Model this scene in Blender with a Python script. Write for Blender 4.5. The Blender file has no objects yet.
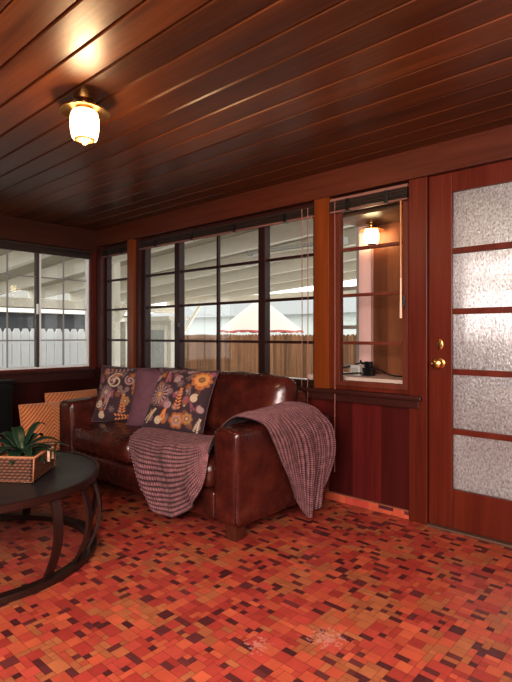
import bpy, bmesh, math, random
import numpy as np
from mathutils import Vector, Matrix, noise as mnoise

random.seed(7)
rng = np.random.default_rng(11)
sc = bpy.context.scene
COL = sc.collection
PI = math.pi
R = math.radians

# ------------------------------------------------------------------ helpers
def link(o):
    COL.objects.link(o); return o

def empty(name, loc=(0, 0, 0), rotz=0, kind=None):
    o = bpy.data.objects.new(name, None); o.empty_display_size = .05
    o.location = loc; o.rotation_euler = (0, 0, rotz)
    if kind: o['kind'] = kind
    return link(o)

def tag(o, label, cat, group=None, kind=None):
    o['label'] = label; o['category'] = cat
    if group: o['group'] = group
    if kind: o['kind'] = kind
    return o

class MB:
    def __init__(s):
        s.bm = bmesh.new()
    def box(s, x0, x1, y0, y1, z0, z1, bev=0, seg=2, M=None):
        bm = bmesh.new()
        bmesh.ops.create_cube(bm, size=1)
        for v in bm.verts:
            v.co = Vector(((x0+x1)/2+v.co.x*(x1-x0), (y0+y1)/2+v.co.y*(y1-y0), (z0+z1)/2+v.co.z*(z1-z0)))
        if bev:
            bmesh.ops.bevel(bm, geom=bm.edges[:], offset=bev, segments=seg, affect='EDGES', profile=.6)
        s._add(bm, M); return s
    def _add(s, bm, M=None):
        if M is not None: bmesh.ops.transform(bm, matrix=M, verts=bm.verts[:])
        me = bpy.data.meshes.new('t'); bm.to_mesh(me); bm.free()
        s.bm.from_mesh(me); bpy.data.meshes.remove(me)
    def lathe(s, prof, c=(0, 0, 0), n=32, M=None, flute=None):
        bm = bmesh.new(); rings = []
        for r, z in prof:
            ring = []
            for i in range(n):
                a = 2*PI*i/n
                rr = r
                if flute and r > flute[2]: rr = r*(1+flute[1]*math.cos(flute[0]*a))
                ring.append(bm.verts.new((c[0]+rr*math.cos(a), c[1]+rr*math.sin(a), c[2]+z)))
            rings.append(ring)
        for a, b in zip(rings, rings[1:]):
            for i in range(n):
                bm.faces.new((a[i], a[(i+1) % n], b[(i+1) % n], b[i]))
        bm.faces.new(rings[0][::-1]); bm.faces.new(rings[-1])
        bmesh.ops.recalc_face_normals(bm, faces=bm.faces[:])
        s._add(bm, M); return s
    def tube(s, pts, r, n=8, cap=True):
        bm = bmesh.new(); pts = [Vector(p) for p in pts]; rings = []
        for i, p in enumerate(pts):
            t = (pts[min(i+1, len(pts)-1)]-pts[max(i-1, 0)]).normalized()
            a = Vector((0, 0, 1)) if abs(t.z) < .9 else Vector((1, 0, 0))
            u = t.cross(a).normalized(); w = t.cross(u).normalized()
            rr = r[i] if isinstance(r, (list, tuple)) else r
            rings.append([bm.verts.new(p+u*rr*math.cos(2*PI*k/n)+w*rr*math.sin(2*PI*k/n)) for k in range(n)])
        for a, b in zip(rings, rings[1:]):
            for i in range(n): bm.faces.new((a[i], a[(i+1) % n], b[(i+1) % n], b[i]))
        if cap: bm.faces.new(rings[0][::-1]); bm.faces.new(rings[-1])
        bmesh.ops.recalc_face_normals(bm, faces=bm.faces[:])
        s._add(bm); return s
    def bar(s, a, b, w, h):
        """straight rectangular bar from a to b (w horizontal, h vertical-ish)"""
        a = Vector(a); b = Vector(b); t = (b-a); L = t.length; t.normalize()
        up = Vector((0, 0, 1)) if abs(t.z) < .95 else Vector((0, 1, 0))
        u = t.cross(up).normalized(); w2 = u.cross(t).normalized()
        M = Matrix((u, t, w2)).transposed().to_4x4(); M.translation = (a+b)/2
        return s.box(-w/2, w/2, -L/2, L/2, -h/2, h/2, M=M)
    def prism(s, poly, z0, z1, M=None):
        bm = bmesh.new()
        a = [bm.verts.new((x, y, z0)) for x, y in poly]; b = [bm.verts.new((x, y, z1)) for x, y in poly]
        n = len(poly)
        bm.faces.new(a[::-1]); bm.faces.new(b)
        for i in range(n): bm.faces.new((a[i], a[(i+1) % n], b[(i+1) % n], b[i]))
        bmesh.ops.recalc_face_normals(bm, faces=bm.faces[:])
        s._add(bm, M); return s
    def rbox(s, c, size, r, puff=(0, 0, 0, 0), n=14, M=None, wrinkle=0, seed=0):
        """rounded box; puff = (top, bottom, front(-y), back(+y)) bulges"""
        hx, hy, hz = (v/2 for v in size); r = min(r, hx, hy, hz)
        bm = bmesh.new()
        def mapf(p):
            p = Vector((p[0]*hx, p[1]*hy, p[2]*hz))
            q = Vector((max(-hx+r, min(hx-r, p.x)), max(-hy+r, min(hy-r, p.y)), max(-hz+r, min(hz-r, p.z))))
            d = p-q
            if d.length > 1e-9: p = q+d.normalized()*r
            fx, fy, fz = p.x/hx, p.y/hy, p.z/hz
            gx, gy, gz = 1-abs(fx)**2.5, 1-abs(fy)**2.5, 1-abs(fz)**2.5
            p2 = p.copy()
            p2.z += (puff[0] if fz > 0 else -puff[1])*gx*gy*abs(fz)
            p2.y += (-puff[2] if fy < 0 else puff[3])*gx*gz*abs(fy)
            if wrinkle:
                p2 += (p-q if d.length > 1e-9 else Vector((0, 0, 0)))*0
                w = mnoise.noise(Vector((p.x*7+seed, p.y*9, p.z*9)))*wrinkle
                p2 += Vector((fx, fy, fz)).normalized()*w
            return p2
        # sample more densely near the rounded edges
        def coords(h):
            k = max(3, n//4); e = [-1+(r/h)*(1-math.cos(PI/2*i/k))*1.0 for i in range(k)]
            m = [(-1+r/h)+(2-2*r/h)*i/n for i in range(n+1)]
            return e+m+[-v for v in e[::-1]]
        cs = [coords(h) for h in (hx, hy, hz)]
        for ax in range(3):
            ua, va = [i for i in range(3) if i != ax]
            for sgn in (-1, 1):
                g = []
                for u in cs[ua]:
                    row = []
                    for v in cs[va]:
                        p = [0, 0, 0]; p[ax] = sgn; p[ua] = u; p[va] = v
                        row.append(bm.verts.new(mapf(p)+Vector(c)))
                    g.append(row)
                for i in range(len(g)-1):
                    for j in range(len(g[0])-1):
                        try: bm.faces.new((g[i][j], g[i+1][j], g[i+1][j+1], g[i][j+1]))
                        except ValueError: pass
        bmesh.ops.remove_doubles(bm, verts=bm.verts[:], dist=1e-5)
        bmesh.ops.recalc_face_normals(bm, faces=bm.faces[:])
        s._add(bm, M); return s
    def build(s, name, mat, parent=None, smooth=False, kind=None, angle=None):
        me = bpy.data.meshes.new(name)
        s.bm.to_mesh(me); s.bm.free()
        if mat: me.materials.append(mat)
        o = bpy.data.objects.new(name, me); link(o)
        if smooth:
            for p in me.polygons: p.use_smooth = True
            if angle is not None:
                me.set_sharp_from_angle(angle=R(angle))
        if parent is not None: o.parent = parent
        if kind: o['kind'] = kind
        return o

def grid_mesh(name, P, mat, parent=None, closed_u=False, uv=True, colors=None, smooth=True, flip=False):
    """P: (nu, nv, 3) array"""
    nu, nv, _ = P.shape
    verts = P.reshape(-1, 3)
    idx = np.arange(nu*nv).reshape(nu, nv)
    a = idx[:-1, :-1].ravel(); b = idx[1:, :-1].ravel(); c = idx[1:, 1:].ravel(); d = idx[:-1, 1:].ravel()
    f = np.stack([a, b, c, d] if not flip else [d, c, b, a], 1)
    me = bpy.data.meshes.new(name)
    me.from_pydata(verts.tolist(), [], f.tolist())
    me.materials.append(mat)
    if uv:
        l = me.uv_layers.new(name='UVMap')
        vi = np.empty(len(me.loops), np.int32); me.loops.foreach_get('vertex_index', vi)
        uvs = np.stack([(vi//nv)/(nu-1), (vi % nv)/(nv-1)], 1)
        l.data.foreach_set('uv', uvs.ravel().astype(np.float32))
    if colors is not None:
        ca = me.color_attributes.new('Col', 'FLOAT_COLOR', 'POINT')
        cc = np.concatenate([colors.reshape(-1, 3), np.ones((nu*nv, 1))], 1)
        ca.data.foreach_set('color', cc.ravel().astype(np.float32))
    if smooth:
        me.polygons.foreach_set('use_smooth', [True]*len(me.polygons))
    o = bpy.data.objects.new(name, me); link(o)
    if parent is not None: o.parent = parent
    return o

def copy_tree(o, parent=None):
    c = o.copy(); COL.objects.link(c)
    if parent is not None: c.parent = parent
    for ch in list(o.children):
        copy_tree(ch, c)
    return c

# ------------------------------------------------------------------ materials
class NT:
    def __init__(s, name):
        s.m = bpy.data.materials.new(name); s.m.use_nodes = True
        s.t = s.m.node_tree; s.n = s.t.nodes; s.l = s.t.links
        s.b = s.n.get('Principled BSDF'); s.out = s.n.get('Material Output')
    def new(s, t, **kw):
        x = s.n.new(t)
        for k, v in kw.items():
            if k in x.inputs.keys() if isinstance(k, str) else False: x.inputs[k].default_value = v
            else: setattr(x, k, v)
        return x
    def lk(s, a, b): s.l.new(a, b)
    def math(s, op, a, b=None):
        x = s.n.new('ShaderNodeMath'); x.operation = op
        for i, v in enumerate((a, b)):
            if v is None: continue
            if isinstance(v, (int, float)): x.inputs[i].default_value = v
            else: s.lk(v, x.inputs[i])
        return x.outputs[0]
    def mix(s, fac, a, b, mode='MIX'):
        x = s.n.new('ShaderNodeMix'); x.data_type = 'RGBA'; x.blend_type = mode
        for i, v in ((0, fac), (6, a), (7, b)):
            if isinstance(v, (int, float)): x.inputs[i].default_value = v
            elif isinstance(v, tuple): x.inputs[i].default_value = (*v, 1) if len(v) == 3 else v
            else: s.lk(v, x.inputs[i])
        return x.outputs[2]
    def ramp(s, fac, stops):
        x = s.n.new('ShaderNodeValToRGB')
        el = x.color_ramp.elements
        while len(el) < len(stops): el.new(.5)
        for e, (p, c) in zip(el, stops):
            e.position = p; e.color = (*c, 1)
        s.lk(fac, x.inputs[0]); return x.outputs[0]
    def bump(s, h, strength, dist=.01):
        x = s.n.new('ShaderNodeBump'); x.inputs['Strength'].default_value = strength
        x.inputs['Distance'].default_value = dist
        s.lk(h, x.inputs['Height']); s.lk(x.outputs[0], s.b.inputs['Normal']); return x
    def noise(s, vec, scale, detail=4, rough=.6):
        x = s.n.new('ShaderNodeTexNoise'); x.inputs['Scale'].default_value = scale
        x.inputs['Detail'].default_value = detail; x.inputs['Roughness'].default_value = rough
        if vec is not None: s.lk(vec, x.inputs['Vector'])
        return x.outputs['Fac']
    def coord(s, which='Object'):
        x = s.n.new('ShaderNodeTexCoord'); return x.outputs[which]
    def mapping(s, vec, scale=(1, 1, 1), loc=(0, 0, 0)):
        x = s.n.new('ShaderNodeMapping'); x.inputs['Scale'].default_value = scale
        x.inputs['Location'].default_value = loc
        s.lk(vec, x.inputs['Vector']); return x.outputs[0]

def plain(name, col, rough=.5, metal=0, spec=.5, emit=None, es=0, coat=0, nz=.12, nscale=12, bump=0):
    t = NT(name); b = t.b
    b.inputs['Roughness'].default_value = rough; b.inputs['Metallic'].default_value = metal
    b.inputs['Specular IOR Level'].default_value = spec
    b.inputs['Coat Weight'].default_value = coat
    if nz:
        f = t.noise(t.coord(), nscale)
        c = t.mix(f, tuple(x*(1-nz) for x in col), tuple(min(1, x*(1+nz)) for x in col))
        t.lk(c, b.inputs['Base Color'])
        if bump: t.bump(f, bump)
    else: b.inputs['Base Color'].default_value = (*col, 1)
    if emit:
        b.inputs['Emission Color'].default_value = (*emit, 1); b.inputs['Emission Strength'].default_value = es
    return t.m

def wood(name, dark, light, axis='x', plank=None, off=0, tone=.35, rough=.35, coat=.0, gscale=1.0, spec=.28, bump=.08):
    """axis = grain direction; plank = (axis letter, width) gives each board its own tone"""
    t = NT(name); b = t.b; co = t.coord()
    sep = t.n.new('ShaderNodeSeparateXYZ'); t.lk(co, sep.inputs[0])
    vec = co
    rnd = None
    if plank:
        ax = 'xyz'.index(plank[0])
        idx = t.math('FLOOR', t.math('DIVIDE', t.math('SUBTRACT', sep.outputs[ax], off), plank[1]))
        wn = t.n.new('ShaderNodeTexWhiteNoise'); wn.noise_dimensions = '1D'; t.lk(idx, wn.inputs['W'])
        rnd = wn.outputs['Value']
        comb = t.n.new('ShaderNodeVectorMath'); comb.operation = 'ADD'
        sc_ = t.n.new('ShaderNodeVectorMath'); sc_.operation = 'SCALE'; sc_.inputs['Scale'].default_value = 9.0
        t.lk(wn.outputs['Color'], sc_.inputs[0]); t.lk(co, comb.inputs[0]); t.lk(sc_.outputs[0], comb.inputs[1])
        vec = comb.outputs[0]
    k = 'xyz'.index(axis)
    s1 = [9*gscale]*3; s1[k] = .7*gscale
    s2 = [70*gscale]*3; s2[k] = 2.5*gscale
    n1 = t.noise(t.mapping(vec, tuple(s1)), 1, 5, .6)
    n2 = t.noise(t.mapping(vec, tuple(s2)), 1, 3, .6)
    f = t.math('ADD', t.math('MULTIPLY', n1, .65), t.math('MULTIPLY', n2, .35))
    c = t.ramp(f, [(.33, dark), (.52, tuple((a+b_)/2 for a, b_ in zip(dark, light))), (.7, light)])
    if rnd is not None:
        br = t.math('ADD', t.math('MULTIPLY', rnd, 2*tone), 1-tone)
        x = t.n.new('ShaderNodeVectorMath'); x.operation = 'SCALE'; t.lk(c, x.inputs[0]); t.lk(br, x.inputs['Scale'])
        c = x.outputs[0]
    t.lk(c, b.inputs['Base Color'])
    rr = t.math('ADD', t.math('MULTIPLY', n1, .2), rough-.1)
    t.lk(rr, b.inputs['Roughness'])
    b.inputs['Coat Weight'].default_value = coat; b.inputs['Coat Roughness'].default_value = .15
    b.inputs['Specular IOR Level'].default_value = spec
    if bump: t.bump(n2, bump, .004)
    return t.m

BW = .1453   # ceiling board width
M = {}
M['ceiling'] = wood('ceiling_boards', (.052, .013, .004), (.175, .052, .013), 'x', ('y', BW), -5*BW*10, .36, .36, coat=.0, spec=.4)
M['red_wood'] = wood('red_wood_upright', (.070, .009, .004), (.145, .022, .009), 'z', None, rough=.38)
M['red_wood_h'] = wood('red_wood_level', (.065, .009, .004), (.135, .021, .009), 'x', None, rough=.38)
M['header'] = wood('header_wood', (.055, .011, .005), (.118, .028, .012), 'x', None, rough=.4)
M['header_y'] = wood('header_wood_side', (.036, .009, .004), (.072, .019, .009), 'y', None, rough=.4)  # darker copy of the header wood; left wall's dimness put into the colour
M['lit_red_wood'] = wood('lit_post_wood', (.12, .025, .005), (.235, .055, .010), 'z', None, rough=.33)  # red wood posts; the orange light on them is put into the colour
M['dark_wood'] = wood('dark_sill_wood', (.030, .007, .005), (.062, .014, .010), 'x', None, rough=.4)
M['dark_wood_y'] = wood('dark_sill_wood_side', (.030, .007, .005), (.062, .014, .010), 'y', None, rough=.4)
M['sash'] = wood('dark_sash_wood', (.016, .005, .004), (.036, .010, .007), 'x', None, rough=.4)
M['sash_dk'] = wood('corner_post_wood', (.035, .006, .004), (.075, .013, .008), 'z', None, rough=.4)
M['sash_red'] = wood('casement_sash_wood', (.085, .018, .010), (.17, .040, .022), 'z', None, rough=.4)
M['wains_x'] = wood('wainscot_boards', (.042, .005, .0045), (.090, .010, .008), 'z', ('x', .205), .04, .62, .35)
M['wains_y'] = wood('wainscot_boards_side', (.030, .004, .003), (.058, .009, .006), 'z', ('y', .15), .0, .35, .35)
M['door_wood'] = wood('door_wood', (.075, .0095, .004), (.15, .023, .0085), 'z', None, rough=.35)
M['alu'] = plain('window_aluminium', (.80, .79, .78), .4, .2, nz=.05)
M['brass'] = plain('aged_brass', (.55, .30, .10), .28, 1.0, nz=.2)
M['white_paint'] = plain('white_paint', (.86, .81, .71), .6, nz=.06)
M['cream_paint'] = plain('cream_paint', (.74, .70, .62), .6, nz=.06)
M['shade_paint'] = plain('shaded_white_paint', (.50, .45, .355), .7, nz=.08)  # white roof boards with the under-roof shade put into the colour
M['black'] = plain('black_lacquer', (.008, .007, .008), .3, nz=.1)
M['black_iron'] = plain('brown_black_iron', (.040, .015, .011), .32, .4, nz=.25)
M['pale_concrete'] = plain('pale_concrete', (.62, .60, .57), .8, nz=.1)

def glass():
    t = NT('clear_window_glass'); n = t.n
    tr = n.new('ShaderNodeBsdfTransparent'); tr.inputs[0].default_value = (.96, .97, .96, 1)
    gl = n.new('ShaderNodeBsdfGlossy'); gl.inputs['Roughness'].default_value = .01
    fr = n.new('ShaderNodeFresnel'); fr.inputs[0].default_value = 1.42
    mx = n.new('ShaderNodeMixShader')
    ge = n.new('ShaderNodeNewGeometry')
    t.lk(t.math('MULTIPLY', fr.outputs[0], t.math('SUBTRACT', 1.0, ge.outputs['Backfacing'])), mx.inputs[0]); t.lk(tr.outputs[0], mx.inputs[1]); t.lk(gl.outputs[0], mx.inputs[2])
    t.lk(mx.outputs[0], t.out.inputs[0]); return t.m
M['glass'] = glass()

M['old_brass'] = plain('dull_brass', (.16, .085, .03), .5, .3, nz=.2)
def pebble_glass():
    t = NT('pebbled_privacy_glass'); n = t.n; co = t.coord()
    mp = t.mapping(co, (1, 1, .6))
    n1 = t.noise(mp, 105, 3, .6)
    n2 = t.noise(mp, 9, 3, .5)
    tl = n.new('ShaderNodeBsdfTranslucent'); gl = n.new('ShaderNodeBsdfGlossy'); gl.inputs['Roughness'].default_value = .22
    c = t.ramp(n1, [(.32, (.55, .47, .46)), (.48, (.86, .80, .78)), (.6, (1, .99, .98))])
    t.lk(c, tl.inputs[0])
    bp = n.new('ShaderNodeBump'); bp.inputs['Strength'].default_value = .6; bp.inputs['Distance'].default_value = .006
    t.lk(n1, bp.inputs['Height'])
    t.lk(bp.outputs[0], tl.inputs['Normal']); t.lk(bp.outputs[0], gl.inputs['Normal'])
    rf = n.new('ShaderNodeBsdfRefraction'); rf.inputs['Roughness'].default_value = .32; rf.inputs['IOR'].default_value = 1.12
    t.lk(c, rf.inputs[0]); t.lk(bp.outputs[0], rf.inputs['Normal'])
    m0 = n.new('ShaderNodeMixShader'); m0.inputs[0].default_value = .6
    t.lk(tl.outputs[0], m0.inputs[1]); t.lk(rf.outputs[0], m0.inputs[2])
    mx = n.new('ShaderNodeMixShader'); mx.inputs[0].default_value = .14
    t.lk(m0.outputs[0], mx.inputs[1]); t.lk(gl.outputs[0], mx.inputs[2])
    t.lk(mx.outputs[0], t.out.inputs[0]); return t.m
M['pebble'] = pebble_glass()

def leather():
    t = NT('oxblood_leather'); b = t.b; co = t.coord()
    n1 = t.noise(co, 5, 4, .6); n2 = t.noise(co, 28, 5, .65)
    vo = t.n.new('ShaderNodeTexVoronoi'); vo.inputs['Scale'].default_value = 260; t.lk(co, vo.inputs['Vector'])
    c = t.ramp(n1, [(.3, (.030, .006, .0045)), (.5, (.064, .011, .007)), (.72, (.125, .026, .013))])
    t.lk(c, b.inputs['Base Color'])
    t.lk(t.math('ADD', t.math('MULTIPLY', n2, .16), .20), b.inputs['Roughness'])
    b.inputs['Specular IOR Level'].default_value = .6
    h = t.math('ADD', t.math('MULTIPLY', n2, 1.0), t.math('MULTIPLY', vo.outputs['Distance'], .12))
    t.bump(n2, .10, .012); return t.m
M['leather'] = leather()

def throw_mat():
    t = NT('ribbed_mauve_chenille'); b = t.b; uv = t.coord('UV')
    sep = t.n.new('ShaderNodeSeparateXYZ'); t.lk(uv, sep.inputs[0])
    wv = t.math('MULTIPLY', t.math('SUBTRACT', t.noise(t.mapping(uv, (9, 3, 1)), 1, 2), .5), .05)
    w = t.math('ABSOLUTE', t.math('SINE', t.math('MULTIPLY', sep.outputs[1], PI*26)))
    u = t.math('ABSOLUTE', t.math('SINE', t.math('MULTIPLY', sep.outputs[0], PI*170)))
    h = t.math('MULTIPLY', t.math('POWER', w, .6), t.math('ADD', t.math('MULTIPLY', u, .5), .5))
    nn = t.noise(t.coord(), 30, 3)
    c = t.ramp(t.math('ADD', t.math('MULTIPLY', h, .75), t.math('MULTIPLY', t.math('SUBTRACT', nn, .2), .6)), [(.2, (.009, .003, .0045)), (.52, (.062, .019, .023)), (.95, (.29, .125, .13))])  # shade in the rib gaps and ridge highlights are put into the colour
    t.lk(c, b.inputs['Base Color'])
    b.inputs['Roughness'].default_value = .85
    b.inputs['Sheen Weight'].default_value = .08; b.inputs['Sheen Tint'].default_value = (.8, .55, .55, 1)
    t.bump(h, .8, .008); return t.m
M['throw'] = throw_mat()

def attr_mat(name, rough=.5, bump=0, bscale=300, nz=.25, nsc=25, coat=0, sheen=0):
    t = NT(name); b = t.b
    a = t.n.new('ShaderNodeAttribute'); a.attribute_name = 'Col'
    f = t.noise(t.coord(), nsc, 4)
    x = t.n.new('ShaderNodeVectorMath'); x.operation = 'SCALE'
    t.lk(a.outputs['Color'], x.inputs[0]); t.lk(t.math('ADD', t.math('MULTIPLY', f, 2*nz), 1-nz), x.inputs['Scale'])
    t.lk(x.outputs[0], b.inputs['Base Color'])
    b.inputs['Roughness'].default_value = rough; b.inputs['Coat Weight'].default_value = coat
    b.inputs['Sheen Weight'].default_value = sheen
    if bump: t.bump(t.noise(t.coord(), bscale, 2), bump, .002)
    return t
tf = attr_mat('brick_pattern_vinyl', .36, 0, nz=.28, nsc=14)
rf = tf.math('ADD', tf.math('MULTIPLY', tf.noise(tf.coord(), 3.5, 5, .65), .35), .2)
tf.lk(rf, tf.b.inputs['Roughness'])
tf.bump(tf.noise(tf.coord(), 60, 3), .1, .003)
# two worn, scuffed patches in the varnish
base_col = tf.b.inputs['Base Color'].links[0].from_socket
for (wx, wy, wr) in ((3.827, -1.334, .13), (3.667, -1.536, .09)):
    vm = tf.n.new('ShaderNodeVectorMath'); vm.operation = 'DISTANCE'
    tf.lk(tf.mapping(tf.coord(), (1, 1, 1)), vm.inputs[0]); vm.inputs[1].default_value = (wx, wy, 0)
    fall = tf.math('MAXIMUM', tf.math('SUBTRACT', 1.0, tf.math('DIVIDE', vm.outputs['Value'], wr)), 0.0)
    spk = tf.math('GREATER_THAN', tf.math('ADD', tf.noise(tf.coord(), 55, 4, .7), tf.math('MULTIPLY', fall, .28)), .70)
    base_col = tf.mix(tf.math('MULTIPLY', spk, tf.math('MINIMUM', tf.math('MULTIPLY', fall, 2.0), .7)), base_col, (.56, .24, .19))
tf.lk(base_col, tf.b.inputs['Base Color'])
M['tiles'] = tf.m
M['floral'] = attr_mat('floral_pillow_fabric', .85, .25, 500, .12, 120, sheen=.1).m
M['purple'] = plain('plum_velvet', (.135, .055, .072), .8, nz=.3, nscale=18, bump=.15)
M['quilt'] = None
def quilt_mat():
    t = NT('amber_quilted_velvet'); b = t.b; uv = t.coord('UV')
    sep = t.n.new('ShaderNodeSeparateXYZ'); t.lk(uv, sep.inputs[0])
    d = t.math('ADD', t.math('MULTIPLY', t.math('ABSOLUTE', t.math('SUBTRACT', sep.outputs[0], .5)), 1.0), sep.outputs[1])
    w = t.math('ABSOLUTE', t.math('SINE', t.math('MULTIPLY', d, PI*15)))
    c = t.ramp(w, [(.0, (.18, .042, .012)), (.35, (.52, .16, .05)), (1, (.70, .26, .10))])
    t.lk(c, b.inputs['Base Color']); b.inputs['Roughness'].default_value = .75; b.inputs['Sheen Weight'].default_value = .3
    t.bump(t.math('POWER', w, .5), .6, .01); return t.m
M['quilt'] = quilt_mat()
M['wicker'] = attr_mat('woven_hyacinth', .65, .3, 180, .3, 60).m

# ------------------------------------------------------------------ room shell
CH = 2.19
XR, YF = 6.0, -4.4     # right wall, wall behind the camera

# floor: vinyl sheet printed with small brick tiles
def tile_layout(nx, ny):
    occ = np.zeros((nx, ny), bool); out = []
    shapes = [((3, 2), .16), ((2, 2), .24), ((2, 1), .30), ((3, 1), .05), ((1, 2), .06), ((1, 1), .19)]
    for j in range(ny):
        for i in range(nx):
            if occ[i, j]: continue
            r = random.random(); acc = 0; pick = (1, 1)
            for s, p in shapes:
                acc += p
                if r < acc: pick = s; break
            w, h = pick
            while w > 1 and (i+w > nx or occ[i:i+w, j].any()): w -= 1
            while h > 1 and (j+h > ny or occ[i:i+w, j:j+h].any()): h -= 1
            occ[i:i+w, j:j+h] = True
            out.append((i, j, w, h))
    return out
RED = [(.40, .054, .038), (.45, .066, .045), (.36, .046, .034), (.47, .075, .050)]
ORG = [(.50, .100, .050), (.53, .115, .055), (.47, .088, .046)]
TAN = [(.42, .130, .055), (.45, .145, .062), (.39, .115, .050)]
DRK = [(.105, .022, .024), (.13, .028, .029), (.09, .019, .022), (.15, .032, .031)]
DARK = set()
def tile_color(i, j, w, h):
    a = w*h
    tan = mnoise.noise(Vector((i*.13, j*.13, 3.1)))
    near_dark = any((ii, jj) in DARK for ii in range(i-1, i+w+1) for jj in range(j-1, j+h+1))
    pd = {1: .42, 2: .55, 3: .55, 4: .07}.get(a, 0)*(.22 if near_dark else 1)*(.45 if w < h else 1)
    if random.random() < pd:
        for ii in range(i, i+w):
            for jj in range(j, j+h): DARK.add((ii, jj))
        return random.choice(DRK)
    r = random.random()
    if a <= 2 and tan > -.03: return random.choice(TAN) if r < .8 else random.choice(ORG)
    if tan > .2: return random.choice(TAN) if r < .55 else random.choice(ORG)
    return random.choice(RED) if r < .66 else random.choice(ORG)

def colored_quads(name, quads, cols, mat):
    me = bpy.data.meshes.new(name)
    v = [p for q in quads for p in q]
    me.from_pydata(v, [], [(4*k, 4*k+1, 4*k+2, 4*k+3) for k in range(len(quads))])
    ca = me.color_attributes.new('Col', 'FLOAT_COLOR', 'CORNER')
    arr = np.ones((len(quads), 4, 4), np.float32); arr[:, :, :3] = np.array(cols)[:, None, :]
    ca.data.foreach_set('color', arr.ravel())
    me.materials.append(mat)
    o = bpy.data.objects.new(name, me); return link(o)

U = .0255
quads = [((-.1, YF-.1, -.0012), (XR+.1, YF-.1, -.0012), (XR+.1, .1, -.0012), (-.1, .1, -.0012))]
cols = [(.115, .026, .016)]
nx, ny = int(XR/U)+1, int(-YF/U)+1
g = .0007
for i, j, w, h in tile_layout(nx, ny):
    x0, x1 = i*U+g, (i+w)*U-g; y1, y0 = -j*U-g, -(j+h)*U+g
    quads.append(((x0, y0, 0), (x1, y0, 0), (x1, y1, 0), (x0, y1, 0)))
    c = tile_color(i, j, w, h); k = 1+random.uniform(-.09, .09)
    cols.append(tuple(q*k*.93 for q in c))
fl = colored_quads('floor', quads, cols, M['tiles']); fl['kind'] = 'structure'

# tile strip used as skirting along the window wall
quads, cols = [], []
YB = -.018
def bq(x0, x1, z0, z1, c, y=YB):
    quads.append(((x0, y, z0), (x1, y, z0), (x1, y, z1), (x0, y, z1))); cols.append(c)
bq(0.02, 3.575, 0, .052, (.30, .10, .06), YB+.001)
quads.append(((.02, YB+.001, .052), (3.575, YB+.001, .052), (3.575, -.002, .052), (.02, -.002, .052))); cols.append((.30, .12, .075))
quads.append(((3.575, YB+.001, 0), (3.575, -.002, 0), (3.575, -.002, .052), (3.575, YB+.001, .052))); cols.append((.30, .12, .075))
x = .02
while x < 3.56:
    w = random.choice([.07, .07, .10, .05]); x1 = min(x+w, 3.57)
    if random.random() < .3:
        bq(x+g, x1-g, .026, .047, random.choice(DRK)); bq(x+g, x1-g, .002, .024, random.choice(ORG))
    else: bq(x+g, x1-g, .002, .047, random.choice(RED+ORG+ORG))
    x = x1
o = colored_quads('baseboard_back', quads, cols, M['tiles']); o['kind'] = 'structure'

# ceiling of long varnished boards with V joints
prof = []
y = .0
while y > YF-.05:
    prof += [(y, CH+.010), (y-.010, CH), (y-BW+.006, CH), (y-BW, CH+.010)]
    y -= BW
mb = MB()
poly = [(p[0], p[1]) for p in prof]
bm = mb.bm
xa, xb = -.02, XR+.02
va = [bm.verts.new((xa, p[0], p[1])) for p in poly]; vb = [bm.verts.new((xb, p[0], p[1])) for p in poly]
for i in range(len(poly)-1):
    if (va[i].co-va[i+1].co).length > 1e-6:
        bm.faces.new((va[i], va[i+1], vb[i+1], vb[i]))
bmesh.ops.remove_doubles(bm, verts=bm.verts[:], dist=1e-6)
bmesh.ops.recalc_face_normals(bm, faces=bm.faces[:])
mb.box(xa, xb, YF-.06, .1, CH+.011, CH+.06)
mb.build('ceiling', M['ceiling'], kind='structure')

def struct(name, mb, mat, **k): return mb.build(name, mat, kind='structure', **k)
# window wall (back): low panelling, strip over the windows
w = MB().box(0, 3.60, .0, .10, 0, .735)
for xx in (.35, .65, .95, 1.25, 1.55, 1.85, 2.15, 2.45, 2.75, 3.05, 3.35):
    pass
struct('wall_back', w, M['wains_x'])
struct('trim_1', MB().box(-.0, XR, -.045, .10, 2.018, CH, .004), M['header'])          # header over the back windows
struct('trim_2', MB().box(.0, 3.58, -.035, .02, .665, .715, .006).box(.0, 3.60, -.055, .06, .713, .742, .008), M['dark_wood'])
struct('trim_3', MB().box(.0, .125, -.03, .10, .742, 2.018, .004), M['sash_dk'])        # corner post
struct('trim_4', MB().box(.615, .725, -.04, .10, .742, 2.018, .004), M['lit_red_wood'])
struct('trim_5', MB().box(2.835, 2.955, -.04, .10, .742, 2.018, .004), M['lit_red_wood'])
struct('trim_6', MB().box(3.515, 3.628, -.03, .10, 0, 2.018, .004), M['red_wood'])
struct('trim_7', MB().box(.725, .80, -.012, .10, .742, 2.018, .003).box(.125, 3.515, .02, .1, 1.985, 2.018), M['dark_wood'])  # side casing in dark wood; its recess shade is put into the colour
# left wall
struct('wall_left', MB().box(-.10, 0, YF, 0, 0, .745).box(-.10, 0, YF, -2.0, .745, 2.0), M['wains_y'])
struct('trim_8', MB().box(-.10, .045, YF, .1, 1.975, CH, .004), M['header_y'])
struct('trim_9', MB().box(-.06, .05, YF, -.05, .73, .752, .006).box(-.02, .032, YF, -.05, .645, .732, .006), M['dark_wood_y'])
struct('trim_10', MB().box(-.10, .03, -.07, .0, .752, 1.975, .004), M['red_wood'])
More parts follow.
